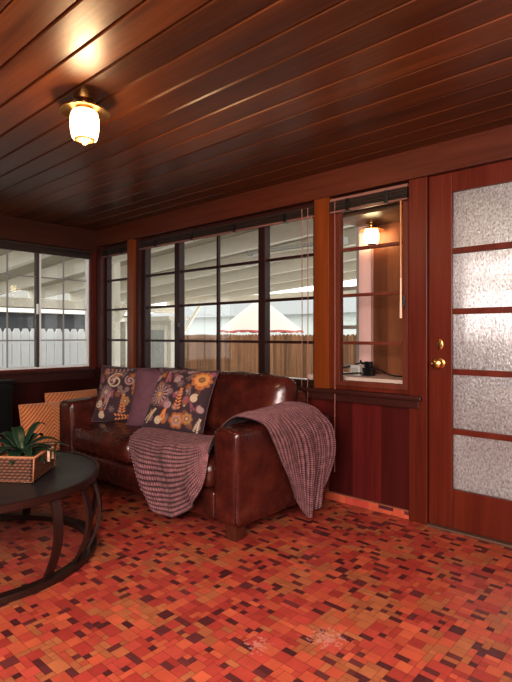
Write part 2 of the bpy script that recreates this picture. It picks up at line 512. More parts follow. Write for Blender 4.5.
# walls behind the camera, panelled in red wood
struct('wall_right', MB().box(XR, XR+.1, YF, .1, 0, CH), wood('panel_right', (.10, .02, .012), (.2, .045, .02), 'z', ('y', .3), 0, .3, .4))
struct('wall_front', MB().box(-.1, XR+.1, YF-.1, YF, 0, CH), wood('panel_front', (.10, .02, .012), (.2, .045, .02), 'z', ('x', .3), 0, .3, .4))
struct('trim_11', MB().box(4.505, 4.62, -.03, .10, 0, 2.018, .004), M['red_wood'])
struct('wall_back_right', MB().box(4.62, XR, .0, .10, 0, 2.018), M['wains_x'])
struct('trim_12', MB().box(3.63, 4.505, -.045, .1, .0, .012, .003), plain('door_sill_metal', (.16, .09, .06), .5, .4))

ROWS = [1.048, 1.36, 1.662]
# ---- windows in the back wall
def ring(mb, x0, x1, z0, z1, t, y0, y1):
    mb.box(x0, x0+t, y0, y1, z0, z1, .002).box(x1-t, x1, y0, y1, z0, z1, .002)
    mb.box(x0+t, x1-t, y0, y1, z0, z0+t, .002).box(x0+t, x1-t, y0, y1, z1-t, z1, .002)
    return mb
wz0, wz1 = .742, 1.985
# window_1: narrow one in the corner
e = empty('window_1', (.37, .05, wz0), kind='structure'); L = Vector((.37, .05, wz0))
def rel(mb, L):
    bmesh.ops.translate(mb.bm, vec=-L, verts=mb.bm.verts[:]); return mb
m = MB(); ring(m, .125, .615, wz0, wz1, .034, .02, .07); rel(m, L).build('frame', M['sash'], e)
m = MB()
for z in ROWS: m.box(.158, .582, .03, .055, z-.010, z+.010, .002)
rel(m, L).build('muntin', M['sash'], e)
rel(MB().box(.155, .585, .042, .045, wz0+.03, wz1-.03), L).build('pane', M['glass'], e)
# window_2: the wide one behind the sofa
L = Vector((1.82, .05, wz0)); e = empty('window_2', L, kind='structure')
m = MB(); ring(m, .80, 2.835, wz0, wz1, .042, .01, .075)
m.box(1.284, 1.347, .005, .07, wz0+.04, wz1-.04, .003).box(2.286, 2.350, .005, .07, wz0+.04, wz1-.04, .003)
rel(m, L).build('frame', M['sash'], e)
m = MB()
for a, b_ in ((.842, 1.284), (1.347, 2.286), (2.35, 2.793)):
    for z in ROWS: m.box(a, b_, .028, .055, z-.010, z+.010, .002)
m.box(1.802, 1.822, .028, .055, wz0+.04, wz1-.04, .002)
rel(m, L).build('muntin', M['sash'], e)
rel(MB().box(.84, 2.795, .041, .044, wz0+.04, wz1-.04), L).build('pane', M['glass'], e)
m = MB().box(1.335, 1.35, -.012, .01, 1.17, 1.21, .003).tube([(1.342, -.012, 1.2), (1.342, -.03, 1.17), (1.335, -.03, 1.12)], .006)
rel(m, L).build('latch', M['black'], e)
# window_3: casement beside the door
L = Vector((3.235, .05, wz0)); e = empty('window_3', L, kind='structure')
m = MB(); ring(m, 2.955, 3.515, wz0, wz1, .022, .0, .075)
rel(m, L).build('frame', M['red_wood'], e)
m = MB(); ring(m, 2.978, 3.492, wz0+.023, wz1-.023, .034, .005, .05)
rel(m, L).build('sash', M['sash_red'], e)
m = MB()
for z in ROWS: m.box(3.02, 3.45, .015, .045, z-.010, z+.010, .002)
rel(m, L).build('muntin', M['sash_red'], e)
rel(MB().box(3.015, 3.455, .028, .031, wz0+.05, wz1-.05), L).build('pane', M['glass'], e)
m = MB().box(3.462, 3.478, -.012, .006, 1.27, 1.33, .003).tube([(3.47, -.01, 1.30), (3.47, -.03, 1.29), (3.468, -.03, 1.24)], .006)
rel(m, L).build('latch', M['black'], e)
# window_4: aluminium slider in the left wall
y0, y1 = -2.0, -.07
L = Vector((-.03, -.9, .752)); e = empty('window_4', L, kind='structure')
def ringy(mb, ya, yb, z0, z1, t, xa, xb):
    mb.box(xa, xb, ya, ya+t, z0, z1, .002).box(xa, xb, yb-t, yb, z0, z1, .002)
    mb.box(xa, xb, ya+t, yb-t, z0, z0+t, .002).box(xa, xb, ya+t, yb-t, z1-t, z1, .002); return mb
rel(ringy(MB(), y0, y1, .752, 1.975, .022, -.06, .02), L).build('frame', M['red_wood_h'], e)
m = MB(); ringy(m, y0+.022, y1-.022, .774, 1.953, .020, -.05, .0)
m.box(-.05, -.01, -.620, -.596, .79, 1.94, .002)
rel(m, L).build('sash', M['alu'], e)
rel(MB().box(-.045, .004, -.650, -.622, .79, 1.94, .002), L).build('meeting_stile', plain('dark_stile', (.06, .045, .04), .4), e)
m = MB()
for z in ROWS: m.box(-.034, -.020, y0+.04, y1-.04, z-.006, z+.006, .001)
for yy in (-1.75, -1.47, -1.19, -.91, -.36): m.box(-.034, -.020, yy-.006, yy+.006, .79, 1.94, .001)
rel(m, L).build('muntin', plain('grey_muntin', (.28, .27, .26), .45), e)
rel(MB().box(-.029, -.026, y0+.04, y1-.04, .79, 1.94), L).build('pane', M['glass'], e)
rel(MB().box(.003, .016, -.652, -.632, 1.30, 1.40, .003), L).build('latch', M['alu'], e)

# ---- door
L = Vector((3.633, 0, 0)); e = empty('door_1', L, kind='structure')
X0, X1 = 3.631, 4.503
gx0, gx1 = 3.765, 4.37
m = MB().box(X0, gx0, -.012, .035, .013, 2.016, .003).box(gx1, X1, -.012, .035, .013, 2.016, .003)
m.box(gx0, gx1, -.012, .035, .013, .232, .003).box(gx0, gx1, -.012, .035, 1.905, 2.016, .003)
for z in (.558, .893, 1.233, 1.573): m.box(gx0-.002, gx1+.002, -.010, .033, z-.016, z+.016, .004)
rel(m, L).build('door_frame', M['door_wood'], e)
zs = [.232, .558, .893, 1.233, 1.573, 1.905]
for a, b_ in zip(zs, zs[1:]):
    p = rel(MB().box(gx0-.005, gx1+.005, .008, .013, a+.01 if a > .3 else a-.005, b_-.01 if b_ < 1.8 else b_+.005), L).build('glass_pane', M['pebble'], e)
Mx = Matrix.Translation((3.697, -.012, .938)) @ Matrix.Rotation(R(90), 4, 'X')
kn = rel(MB().lathe([(.030, 0), (.030, .004), (.012, .008), (.010, .03), (.022, .036), (.029, .048), (.027, .060), (.015, .067), (.004, .068)], n=24, M=Mx), L).build('knob', M['brass'], e, smooth=True, angle=40)
Mx = Matrix.Translation((3.699, -.012, 1.045)) @ Matrix.Rotation(R(90), 4, 'X') @ Matrix.Diagonal((.72, 1.25, 1, 1))
lk = rel(MB().lathe([(.024, 0), (.024, .004), (.016, .007), (.015, .010), (.004, .011)], n=24, M=Mx), L).build('lock_plate', M['brass'], e, smooth=True, angle=40)
rel(MB().box(3.6965, 3.7015, -.0245, -.0225, 1.036, 1.054), L).build('keyhole', M['black'], lk)

# ------------------------------------------------------------------ rolled blinds on the windows
cordm = plain('pale_pink_cord', (.30, .13, .10), .7, nz=.05)
slat_m = wood('dark_blind_slats', (.016, .009, .007), (.05, .027, .018), 'x', None, rough=.5)
rail_m = wood('blind_rail', (.15, .06, .045), (.28, .13, .10), 'x', None, rough=.5)
def blind(x0, x1, ztop, zbot, y, cords, label, rail_first=False):
    L = Vector(((x0+x1)/2, y, ztop)); e = empty('window_blind', L)
    tag(e, label, 'blind', 'blinds drawn up over the windows')
    hr = rel(MB().box(x0, x1, y-.026, y+.006, ztop-.018, ztop, .003), L).build('headrail', rail_m if rail_first else slat_m, e)
    m = MB(); z = ztop-.020; k = 0
    while z-.006 > zbot+.012:
        yy = y-.022+.004*math.sin(k*2.1); m.box(x0+.004, x1-.004, yy, yy+.026, z-.0055, z); z -= .0075; k += 1
    rel(m, L).build('slat_stack', slat_m, e)
    rel(MB().box(x0+.002, x1-.002, y-.026, y+.004, zbot, zbot+.012, .002), L).build('bottom_rail', rail_m, e)
    n = max(2, int((x1-x0)/.42))
    for k in range(n):
        xx = x0+(k+.5)*(x1-x0)/n
        rel(MB().box(xx-.014, xx+.014, y-.029, y+.008, zbot-.002, ztop-.016, .003), L).build('ladder_tape', M['black'], e)
    for (cx, z1) in cords:
        rel(MB().tube([(cx, y-.03, ztop-.01), (cx+.003, y-.032, (ztop+z1)/2), (cx, y-.032, z1)], .0028, 6), L).build('cord', cordm, e)
    return e
blind(.806, 2.83, 1.982, 1.905, -.012, [(2.735, .60), (2.785, .62)], 'dark slatted blind drawn up over the wide window behind the sofa')
b3 = blind(2.96, 3.51, 2.0, 1.905, -.012, [(3.005, .2)], 'short dark blind drawn up over the casement beside the door', True)
L3 = Vector(b3.location)
am = plain('amber_wand', (.42, .15, .03), .3, nz=.1)
rel(MB().tube([(3.472, -.045, 1.90), (3.474, -.047, 1.44)], .006), L3).build('wand', am, b3)
rel(MB().tube([(3.474, -.047, 1.44), (3.474, -.047, 1.20)], [.005, .008], 8), L3).build('tassel', plain('pale_tassel', (.75, .5, .35), .6), b3)
blind(.13, .61, 1.985, 1.90, .0, [], 'dark blind drawn up over the narrow corner window')
# on the slider of the left wall
L = Vector((.02, -1.03, 1.972)); e = empty('window_blind', L)
tag(e, 'long dark blind drawn up over the aluminium sliding window', 'blind', 'blinds drawn up over the windows')
slat_y = wood('dark_blind_slats_side', (.02, .012, .010), (.07, .04, .03), 'y', None, rough=.4)
rel(MB().box(.0, .035, -1.99, -.08, 1.945, 1.972, .003), L).build('headrail', slat_y, e)
m = MB(); z = 1.943
while z > 1.90: m.box(.006, .032, -1.985, -.085, z-.0055, z); z -= .0075
rel(m, L).build('slat_stack', slat_y, e)
rel(MB().box(.003, .034, -1.987, -.083, 1.887, 1.899, .002), L).build('bottom_rail', slat_y, e)

# ------------------------------------------------------------------ ceiling light
def ceiling_light(loc, label, s=1.0, shade=None):
    e = empty('ceiling_light', loc); tag(e, label, 'light')
    MB().lathe([(.05*s, 0), (.05*s, -.012*s), (.022*s, -.02*s), (.018*s, -.045*s), (.04*s, -.05*s), (.045*s, -.07*s)], n=28).build('mount', M['brass'], e, smooth=True, angle=40)
    MB().lathe([(.03*s, -.046*s), (.075*s, -.048*s), (.112*s, -.062*s), (.114*s, -.066*s), (.108*s, -.067*s), (.075*s, -.055*s), (.05*s, -.052*s)], n=96, flute=(24, .010, .09*s)).build('reflector', M['brass'], e, smooth=True)
    MB().lathe([(.050*s, -.060*s), (.058*s, -.068*s), (.0635*s, -.09*s), (.065*s, -.115*s), (.0635*s, -.145*s), (.058*s, -.175*s), (.053*s, -.187*s), (.03*s, -.190*s)], n=32).build('glass_shade', shade, e, smooth=True, angle=60)
    MB().lathe([(.046*s, -.184*s), (.047*s, -.191*s), (.03*s, -.197*s), (.014*s, -.203*s), (.010*s, -.211*s), (.002*s, -.214*s)], n=20).build('finial', M['old_brass'], e, smooth=True)
    return e
shade1 = plain('lit_opal_glass', (.95, .85, .65), .3, nz=0, emit=(1, .70, .36), es=8)
ceiling_light((2.71, -1.667, CH), 'brass ceiling light with fluted rim and lit white glass shade on the boarded ceiling', 1.0, shade1)

# ------------------------------------------------------------------ sofa (parallel to the window wall)
SX0, SX1 = 1.12, 3.035
L = Vector(((SX0+SX1)/2, -.55, 0)); sofa = empty('sofa', L)
tag(sofa, 'oxblood leather two seat sofa with square arms in front of the wide window', 'sofa')
aw = .19
def sp(mb, name, mat='leather', smooth=True, ang=None): return rel(mb, L).build(name, M[mat], sofa, smooth=smooth, angle=ang)
sp(MB().rbox(((SX0+SX1)/2, -.56, .175), (SX1-SX0-.30, .82, .15), .02, n=6), 'base_frame')
sp(MB().rbox(((SX0+SX1)/2, -.955, .17), (SX1-SX0-2*aw+.01, .055, .16), .022, puff=(0, 0, .006, 0)), 'front_rail')
for x0 in (SX0, SX1-aw):
    arm = sp(MB().rbox((x0+aw/2, -.555, .345), (aw, .875, .51), .035, puff=(.012, 0, .006, 0), wrinkle=.003), 'arm')
    # stitched welt around the arm front
    pts = [(x0+.018, -.985, .11), (x0+.018, -.985, .56), (x0+.03, -.985, .585), (x0+aw/2, -.985, .597), (x0+aw-.03, -.985, .585), (x0+aw-.018, -.985, .56), (x0+aw-.018, -.985, .11)]
    rel(MB().tube(pts, .006, 8), Vector((0, 0, 0))).build('welt', M['leather'], arm, smooth=True).location = -L
xm = 2.075
for a, b_, sd in ((SX0+aw+.004, xm-.003, 1), (xm+.003, SX1-aw-.004, 5)):
    sp(MB().rbox(((a+b_)/2, -.66, .335), (b_-a, .70, .17), .065, puff=(.035, 0, .012, 0), wrinkle=.007, seed=sd), 'seat_cushion')
sp(MB().rbox(((SX0+SX1)/2, -.185, .40), (SX1-SX0-2*aw+.01, .16, .66), .05, n=10), 'back_frame')
Mt = lambda c: Matrix.Translation(c) @ Matrix.Rotation(R(-12), 4, 'X') @ Matrix.Translation([-v for v in c])
for a, b_, sd in ((SX0+aw+.004, xm-.003, 3), (xm+.003, SX1-aw+.03, 9)):
    c = ((a+b_)/2, -.335, .61)
    sp(MB().rbox(c, (b_-a, .20, .43), .085, puff=(.02, .0, .03, .0), wrinkle=.010, seed=sd, M=Mt(c)), 'back_cushion')
footm = wood('sofa_foot_wood', (.06, .014, .008), (.11, .028, .014), 'z', None, rough=.35)
for fx in (SX0+.07, SX1-.09):
    for fy in (-.915, -.16):
        bm = MB(); bm.box(fx-.042, fx+.042, fy-.042, fy+.042, 0, .105, .006)
        for v in bm.bm.verts:
            k = .80+.2*v.co.z/.105; v.co.x = fx+(v.co.x-fx)*k; v.co.y = fy+(v.co.y-fy)*k
        rel(bm, L).build('foot', footm, sofa)

# ------------------------------------------------------------------ throw blanket
def catmull(P, n, axis):
    P = np.moveaxis(P, axis, 0); k = P.shape[0]
    Q = np.concatenate([2*P[:1]-P[1:2], P, 2*P[-1:]-P[-2:-1]])
    t = np.linspace(0, k-1-1e-9, n); i = t.astype(int); f = (t-i).reshape(-1, *([1]*(P.ndim-1)))
    p0, p1, p2, p3 = Q[i], Q[i+1], Q[i+2], Q[i+3]
    r = .5*((2*p1)+(-p0+p2)*f+(2*p0-5*p1+4*p2-p3)*f**2+(-p0+3*p1-3*p2+p3)*f**3)
    return np.moveaxis(r, 0, axis)
T = np.array([
 [(1.94,-.80,.455),(2.01,-.90,.455),(2.10,-1.005,.435),(2.155,-1.045,.37),(2.21,-1.055,.27),(2.27,-1.05,.15)],
 [(2.06,-.78,.462),(2.13,-.90,.465),(2.21,-1.02,.44),(2.27,-1.065,.36),(2.34,-1.07,.23),(2.41,-1.065,.10)],
 [(2.22,-.76,.465),(2.29,-.90,.47),(2.35,-1.03,.45),(2.42,-1.08,.35),(2.50,-1.08,.20),(2.56,-1.07,.075)],
 [(2.40,-.74,.468),(2.45,-.90,.472),(2.50,-1.03,.455),(2.55,-1.075,.36),(2.61,-1.07,.22),(2.655,-1.06,.10)],
 [(2.57,-.72,.47),(2.61,-.88,.475),(2.645,-1.02,.465),(2.69,-1.06,.38),(2.735,-1.055,.28),(2.775,-1.045,.19)],
 [(2.72,-.68,.49),(2.75,-.84,.495),(2.77,-.97,.485),(2.80,-1.02,.44),(2.815,-1.035,.39),(2.828,-1.03,.33)],
 [(2.815,-.55,.57),(2.82,-.66,.565),(2.824,-.76,.56),(2.828,-.86,.555),(2.83,-.93,.545),(2.835,-.98,.52)],
 [(2.855,-.42,.665),(2.855,-.52,.655),(2.855,-.62,.645),(2.855,-.71,.637),(2.855,-.79,.632),(2.855,-.87,.622)],
 [(2.95,-.36,.675),(2.95,-.45,.672),(2.95,-.55,.67),(2.95,-.66,.665),(2.95,-.77,.662),(2.95,-.86,.650)],
 [(3.05,-.30,.635),(3.055,-.40,.648),(3.055,-.51,.655),(3.055,-.62,.65),(3.055,-.72,.635),(3.05,-.80,.612)],
 [(3.09,-.24,.54),(3.12,-.33,.555),(3.12,-.43,.55),(3.11,-.54,.54),(3.09,-.64,.53),(3.06,-.74,.52)],
 [(3.09,-.22,.40),(3.125,-.29,.40),(3.125,-.38,.395),(3.11,-.48,.39),(3.085,-.58,.39),(3.055,-.665,.395)],
 [(3.085,-.25,.27),(3.11,-.32,.25),(3.11,-.39,.22),(3.095,-.46,.21),(3.08,-.53,.23),(3.055,-.59,.28)],
 [(3.08,-.31,.18),(3.095,-.355,.115),(3.095,-.40,.055),(3.085,-.445,.028),(3.07,-.49,.08),(3.055,-.54,.16)],
], float)
NU, NV = 300, 264
P = catmull(catmull(T, NU, 0), NV, 1)
du = np.gradient(P, axis=0); dv = np.gradient(P, axis=1)
N = np.cross(du, dv); N /= np.linalg.norm(N, axis=2, keepdims=True)+1e-12
if N[20, 130, 2] < 0 : N = -N
uu, vv = np.meshgrid(np.linspace(0, 1, NU), np.linspace(0, 1, NV), indexing='ij')
# gathered folds, strongest where the cloth hangs
hang = np.clip((vv-.30)/.45, 0, 1)*np.clip((.42-uu)/.1, 0, 1)+np.clip((uu-.68)/.15, 0, 1)
fold = np.sin(uu*52+3.2*vv)*.5+np.sin(uu*33-4*vv+1)*.6
fold2 = np.sin(vv*26+6*uu)*.6+np.sin(vv*15-9*uu+.7)*.5
a1 = np.clip((.42-uu)/.1, 0, 1); a2 = np.clip((uu-.66)/.12, 0, 1)
D = a1*hang*fold*.042+a2*fold2*.024+.0025*np.sin(uu*21+vv*17)
rib = np.abs(np.sin(vv*PI*26))**.8*(.009)
rag = .35+.65*np.abs(np.sin(uu*PI*170))
P2 = P+N*(np.maximum(D, -.004*(1-np.maximum(a1*hang, a2))-.02)+rib*(.6+.4*rag))[..., None]
th = grid_mesh('throw_blanket', P2, M['throw'])
tag(th, 'ribbed mauve chenille throw draped over the seat front and right arm of the sofa', 'blanket')
sm = th.modifiers.new('thick', 'SOLIDIFY'); sm.thickness = .006; sm.offset = 0

# ------------------------------------------------------------------ pillows
def pillow_points(n, size, thick, side, ears=.06):
    u = np.linspace(-1, 1, n); U_, V_ = np.meshgrid(u, u, indexing='ij')
    inset = ears*(1-V_**2)*np.abs(U_)**3; inset2 = ears*(1-U_**2)*np.abs(V_)**3
    X = U_*(1-inset)*size/2; Z = V_*(1-inset2)*size/2
    T_ = thick/2*np.power(np.clip((1-np.abs(U_)**2.6)*(1-np.abs(V_)**2.6), 0, 1), .55)
    wr = np.array([[mnoise.noise(Vector((a*2.3, b*2.3, side*3.0))) for b in u] for a in u])*.12*T_
    Y = side*(T_+wr)
    return np.stack([X, Y, Z], 2)

def flowers(n, spec, base=(.042, .016, .022)):
    """paint a floral cloth on an n x n grid in cloth coordinates (0..1)"""
    u = np.linspace(0, 1, n); X, Y = np.meshgrid(u, u, indexing='ij')
    C = np.zeros((n, n, 3)); C[:] = base
    def put(mask, col, a=1.0):
        m = np.clip(mask, 0, 1)[..., None]*a; C[:] = C*(1-m)+np.array(col)*m
    def soft(v, w): return np.clip(v/w+.5, 0, 1)
    px = 1.2/n
    fr_ = random.Random(len(spec))
    extra = []
    for _ in range(46):
        cx, cy = fr_.uniform(.04, .96), fr_.uniform(.04, .96); c_ = fr_.choice([MAU, BRN, BRN, MAU, PNK, ORA])
        c_ = tuple(.55*q for q in c_)
        t_ = fr_.random()
        if t_ < .4: extra.append(('curl', cx, cy, fr_.uniform(.03, .05), fr_.uniform(0, 6), c_))
        elif t_ < .7: extra.append(('sprig', cx, cy, cx+fr_.uniform(-.08, .08), cy+fr_.uniform(.05, .12), .035, c_))
        else: extra.append(('daisy', cx, cy, fr_.uniform(.03, .05), 6, c_, c_))
    for s in extra+list(spec):
        k = s[0]
        if k == 'flower':
            _, cx, cy, r, npet, c1, c2, c3 = s
            dx, dy = X-cx, Y-cy; rr = np.hypot(dx, dy); th_ = np.arctan2(dy, dx)
            edge = r*(.80+.20*np.abs(np.cos(npet*th_/2)))
            put(soft(edge-rr, px*2), c1)
            put(soft(.012-np.abs(rr-edge*.86), px*2)*.6, base)
            put(soft(edge*.62-rr, px*2), c2)
            put(soft(.25-np.abs(np.sin(npet*th_)), .3)*(rr < edge*.62)*(rr > r*.25), base, .7)
            put(soft(r*.30-rr, px*2), base); put(soft(r*.22-rr, px*2), c3)
        elif k == 'daisy':
            _, cx, cy, r, npet, c1, c3 = s
            dx, dy = X-cx, Y-cy; rr = np.hypot(dx, dy); th_ = np.arctan2(dy, dx)
            put(soft(np.cos(npet*th_)-.0, .5)*(rr < r)*(rr > r*.42), c1)
            put(soft(.008-np.abs(rr-r*.40), px*2), c1); put(soft(r*.26-rr, px*2), c3)
            put(soft(.004-np.abs(rr-r*1.12-.01*np.cos(npet*th_)), px*2), c1, .8)
        elif k == 'curl':
            _, cx, cy, r, a0, col = s
            for t in np.linspace(0, 1, 60):
                a = a0+t*9.0; q = r*(1-t*.85)
                put(soft(.011-np.hypot(X-cx-q*np.cos(a), Y-cy-q*np.sin(a)), px*2), col)
        elif k == 'sprig':
            _, x0_, y0_, x1_, y1_, w_, col = s
            for t in np.linspace(0, 1, 7):
                for sg in (-1, 1):
                    ax = x0_+(x1_-x0_)*t; ay = y0_+(y1_-y0_)*t
                    dx_, dy_ = (y1_-y0_), -(x1_-x0_); l = math.hypot(dx_, dy_)
                    lx, ly = ax+sg*dx_/l*w_*.55*(1.15-t), ay+sg*dy_/l*w_*.55*(1.15-t)
                    ex = (X-lx)*math.cos(sg*.7)+(Y-ly)*math.sin(sg*.7); ey = -(X-lx)*math.sin(sg*.7)+(Y-ly)*math.cos(sg*.7)
                    put(soft(1-(ex/(w_*.5))**2-(ey/(w_*.24))**2, .4), col)
        elif k == 'dot':
            _, cx, cy, r, col = s; put(soft(r-np.hypot(X-cx, Y-cy), px*2), col)
    return C
ORA, GOLD, CRM, MAU, PNK, BRN = (.56, .19, .055), (.55, .27, .07), (.50, .36, .25), (.34, .20, .19), (.42, .12, .16), (.28, .10, .05)
spec3 = [('flower', .83, .80, .155, 10, ORA, GOLD, BRN), ('daisy', .22, .53, .15, 14, MAU, GOLD),
         ('flower', .60, .16, .12, 6, ORA, MAU, GOLD), ('flower', .76, .20, .085, 7, GOLD, BRN, CRM),
         ('sprig', .57, .34, .57, .62, .055, ORA), ('curl', .46, .78, .065, .5, MAU), ('curl', .42, .38, .06, 2.5, MAU),
         ('curl', .80, .50, .06, 1.0, CRM), ('curl', .10, .80, .05, 3.2, MAU), ('sprig', .30, .74, .26, .92, .04, PNK),
         ('sprig', .08, .14, .22, .30, .05, CRM), ('curl', .30, .14, .06, .2, CRM), ('sprig', .36, .18, .40, .30, .045, ORA),
         ('curl', .93, .36, .05, 2.0, MAU), ('sprig', .90, .05, .95, .22, .04, CRM), ('sprig', .60, .92, .70, .97, .04, MAU),
         ('curl', .60, .93, .04, .0, MAU), ('dot', .50, .56, .012, CRM), ('dot', .66, .60, .012, CRM), ('dot', .36, .66, .012, PNK), ('dot', .68, .38, .012, CRM)]
spec1 = [('curl', .30, .70, .10, .4, MAU), ('curl', .36, .70, .15, .9, CRM), ('flower', .80, .62, .13, 9, ORA, GOLD, BRN),
         ('sprig', .56, .18, .56, .45, .06, ORA), ('sprig', .22, .22, .30, .45, .05, MAU), ('sprig', .18, .88, .60, .94, .05, MAU),
         ('curl', .62, .72, .09, 2.2, MAU), ('daisy', .22, .50, .10, 12, MAU, CRM), ('curl', .80, .30, .08, 1.0, CRM),
         ('curl', .20, .10, .06, 1.2, CRM), ('sprig', .45, .08, .80, .10, .06, ORA), ('curl', .12, .30, .07, 3.0, CRM),
         ('flower', .60, .36, .08, 6, GOLD, BRN, CRM), ('dot', .45, .52, .014, ORA), ('dot', .70, .85, .014, PNK)]

def pillow(name, loc, yaw, lean, size, thick, mat, label, cat, spec=None, roll=0, ears=.06, group=None, n=120, piping=True):
    e = empty(name, loc); e.rotation_euler = (0, 0, 0)
    Mr = Matrix.Rotation(yaw, 4, 'Z') @ Matrix.Rotation(-lean, 4, 'X') @ Matrix.Rotation(roll, 4, 'Y') @ Matrix.Translation((0, 0, size/2))
    A = pillow_points(n, size, thick, -1, ears); B = pillow_points(n, size, thick, 1, ears)
    def tr(Pp): return (np.array(Mr.to_3x3()) @ Pp.reshape(-1, 3).T).T.reshape(Pp.shape)+np.array(Mr.translation)
    cA = flowers(n, spec) if spec else None
    # one closed cover: front and back share one mesh
    fa = grid_mesh('cover', tr(A), mat, e, colors=cA)
    fb = grid_mesh('cover_back', tr(B), mat, e, colors=cA, flip=True)
    me1, me2 = fa.data, fb.data
    bm = bmesh.new(); bm.from_mesh(me1); bm.from_mesh(me2)
    bmesh.ops.remove_doubles(bm, verts=bm.verts[:], dist=1e-5)
    bm.to_mesh(me1); bm.free()
    bpy.data.objects.remove(fb); bpy.data.meshes.remove(me2)
    if piping:
        edge = [A[i, 0] for i in range(0, n, 4)]+[A[-1, i] for i in range(0, n, 4)]+[A[i, -1] for i in range(n-1, -1, -4)]+[A[0, i] for i in range(n-1, -1, -4)]
        edge = tr(np.array(edge)[:, None, :])[:, 0, :]
        MB().tube([tuple(p) for p in edge]+[tuple(edge[0])], .0035, 6).build('piping', mat if not spec else M['purple'], e, smooth=True)
    tag(e, label, cat, group)
    return e
pillow('throw_pillow', (2.13, -.71, .430), R(20), R(29), .485, .15, M['floral'],
       'plum square pillow with large orange flowers, in front of the right back cushion', 'pillow', spec3, roll=R(1))
pillow('throw_pillow', (1.50, -.70, .428), R(34), R(20), .45, .14, M['floral'],
       'plum floral pillow leaning in the left corner of the leather sofa', 'pillow', spec1, roll=R(2))
pillow('throw_pillow', (1.90, -.695, .432), R(20), R(18), .44, .12, M['purple'],
       'plain plum pillow peeking out between the two floral pillows', 'pillow', None, n=60)
pillow('floor_cushion', (.52, -.73, .0), R(90), R(14), .51, .17, M['quilt'],
       'amber quilted cushion with diagonal stitching, the nearer one left of the sofa', 'cushion', None, ears=.015, n=80)
pillow('floor_cushion', (.20, -.345, .0), R(90), R(9), .55, .14, M['quilt'],
       'amber quilted cushion leaning on the panelled wall behind the nearer amber cushion', 'cushion', None, ears=.015, n=80)

# ------------------------------------------------------------------ coffee table
TC = Vector((2.165, -1.935, 0)); TR = .575; TH = .41
table = empty('coffee_table', TC); tag(table, 'round dark coffee table with curved iron legs and ring base', 'table')
topm = NT('brushed_dark_table_top'); 
def ttop():
    t = topm; co = t.coord()
    n1 = t.noise(t.mapping(co, (40, 3, 3)), 1, 4); n2 = t.noise(co, 4, 4)
    c = t.ramp(n1, [(.3, (.012, .011, .012)), (.7, (.035, .032, .034))])
    t.lk(c, t.b.inputs['Base Color']); t.lk(t.math('ADD', t.math('MULTIPLY', n2, .25), .22), t.b.inputs['Roughness'])
    t.bump(n1, .1, .003); return t.m
MB().lathe([(TR-.02, TH-.028), (TR-.018, TH-.004), (.02, TH-.004)][::1], n=96).build('tabletop', ttop(), table, smooth=True, angle=30)
MB().lathe([(TR-.03, TH-.034), (TR-.004, TH-.034), (TR, TH-.03), (TR, TH-.002), (TR-.004, TH), (TR-.014, TH), (TR-.016, TH-.003), (TR-.016, TH-.03)], n=96).build('rim', M['black_iron'], table, smooth=True, angle=30)
def legmesh(a0, a1):
    n = 16; path = []
    for i in range(n+1):
        t = i/n; a = R(a0+(a1-a0)*t); bow = .048*math.sin(PI*t)
        r = .545+(.53-.545)*t+bow; path.append((a, r, (TH-.034)*(1-t)+.028*t))
    bm = MB()
    V = []
    hw, ht = .021, .007
    for a, r, z in path:
        c = Vector((r*math.cos(a), r*math.sin(a), z)); tng = Vector((-math.sin(a), math.cos(a), 0)); rd = Vector((math.cos(a), math.sin(a), 0))
        V.append([bm.bm.verts.new(c+tng*sx*hw+rd*sy*ht) for sx, sy in ((-1, -1), (1, -1), (1, 1), (-1, 1))])
    for A, B in zip(V, V[1:]):
        for i in range(4): bm.bm.faces.new((A[i], A[(i+1) % 4], B[(i+1) % 4], B[i]))
    bm.bm.faces.new(V[0]); bm.bm.faces.new(V[-1][::-1])
    bmesh.ops.recalc_face_normals(bm.bm, faces=bm.bm.faces[:])
    return bm
for a in (12, 33, 50, 77, 133, 192, 213, 230, 257, 313):
    legmesh(a+2, a-1).build('leg', M['black_iron'], table, smooth=True, angle=35)
bm = bmesh.new()
sec = [(.512, .0), (.558, .0), (.561, .004), (.561, .026), (.558, .03), (.512, .03), (.509, .026), (.509, .004)]
n = 96; rings = []
for i in range(n):
    a = 2*PI*i/n; rings.append([bm.verts.new((r*math.cos(a), r*math.sin(a), z)) for r, z in sec])
for i in range(n):
    A, B = rings[i], rings[(i+1) % n]
    for k in range(8): bm.faces.new((A[k], A[(k+1) % 8], B[(k+1) % 8], B[k]))
bmesh.ops.recalc_face_normals(bm, faces=bm.faces[:])
rg = MB(); rg._add(bm); rg.build('base_ring', M['black_iron'], table, smooth=True, angle=30)

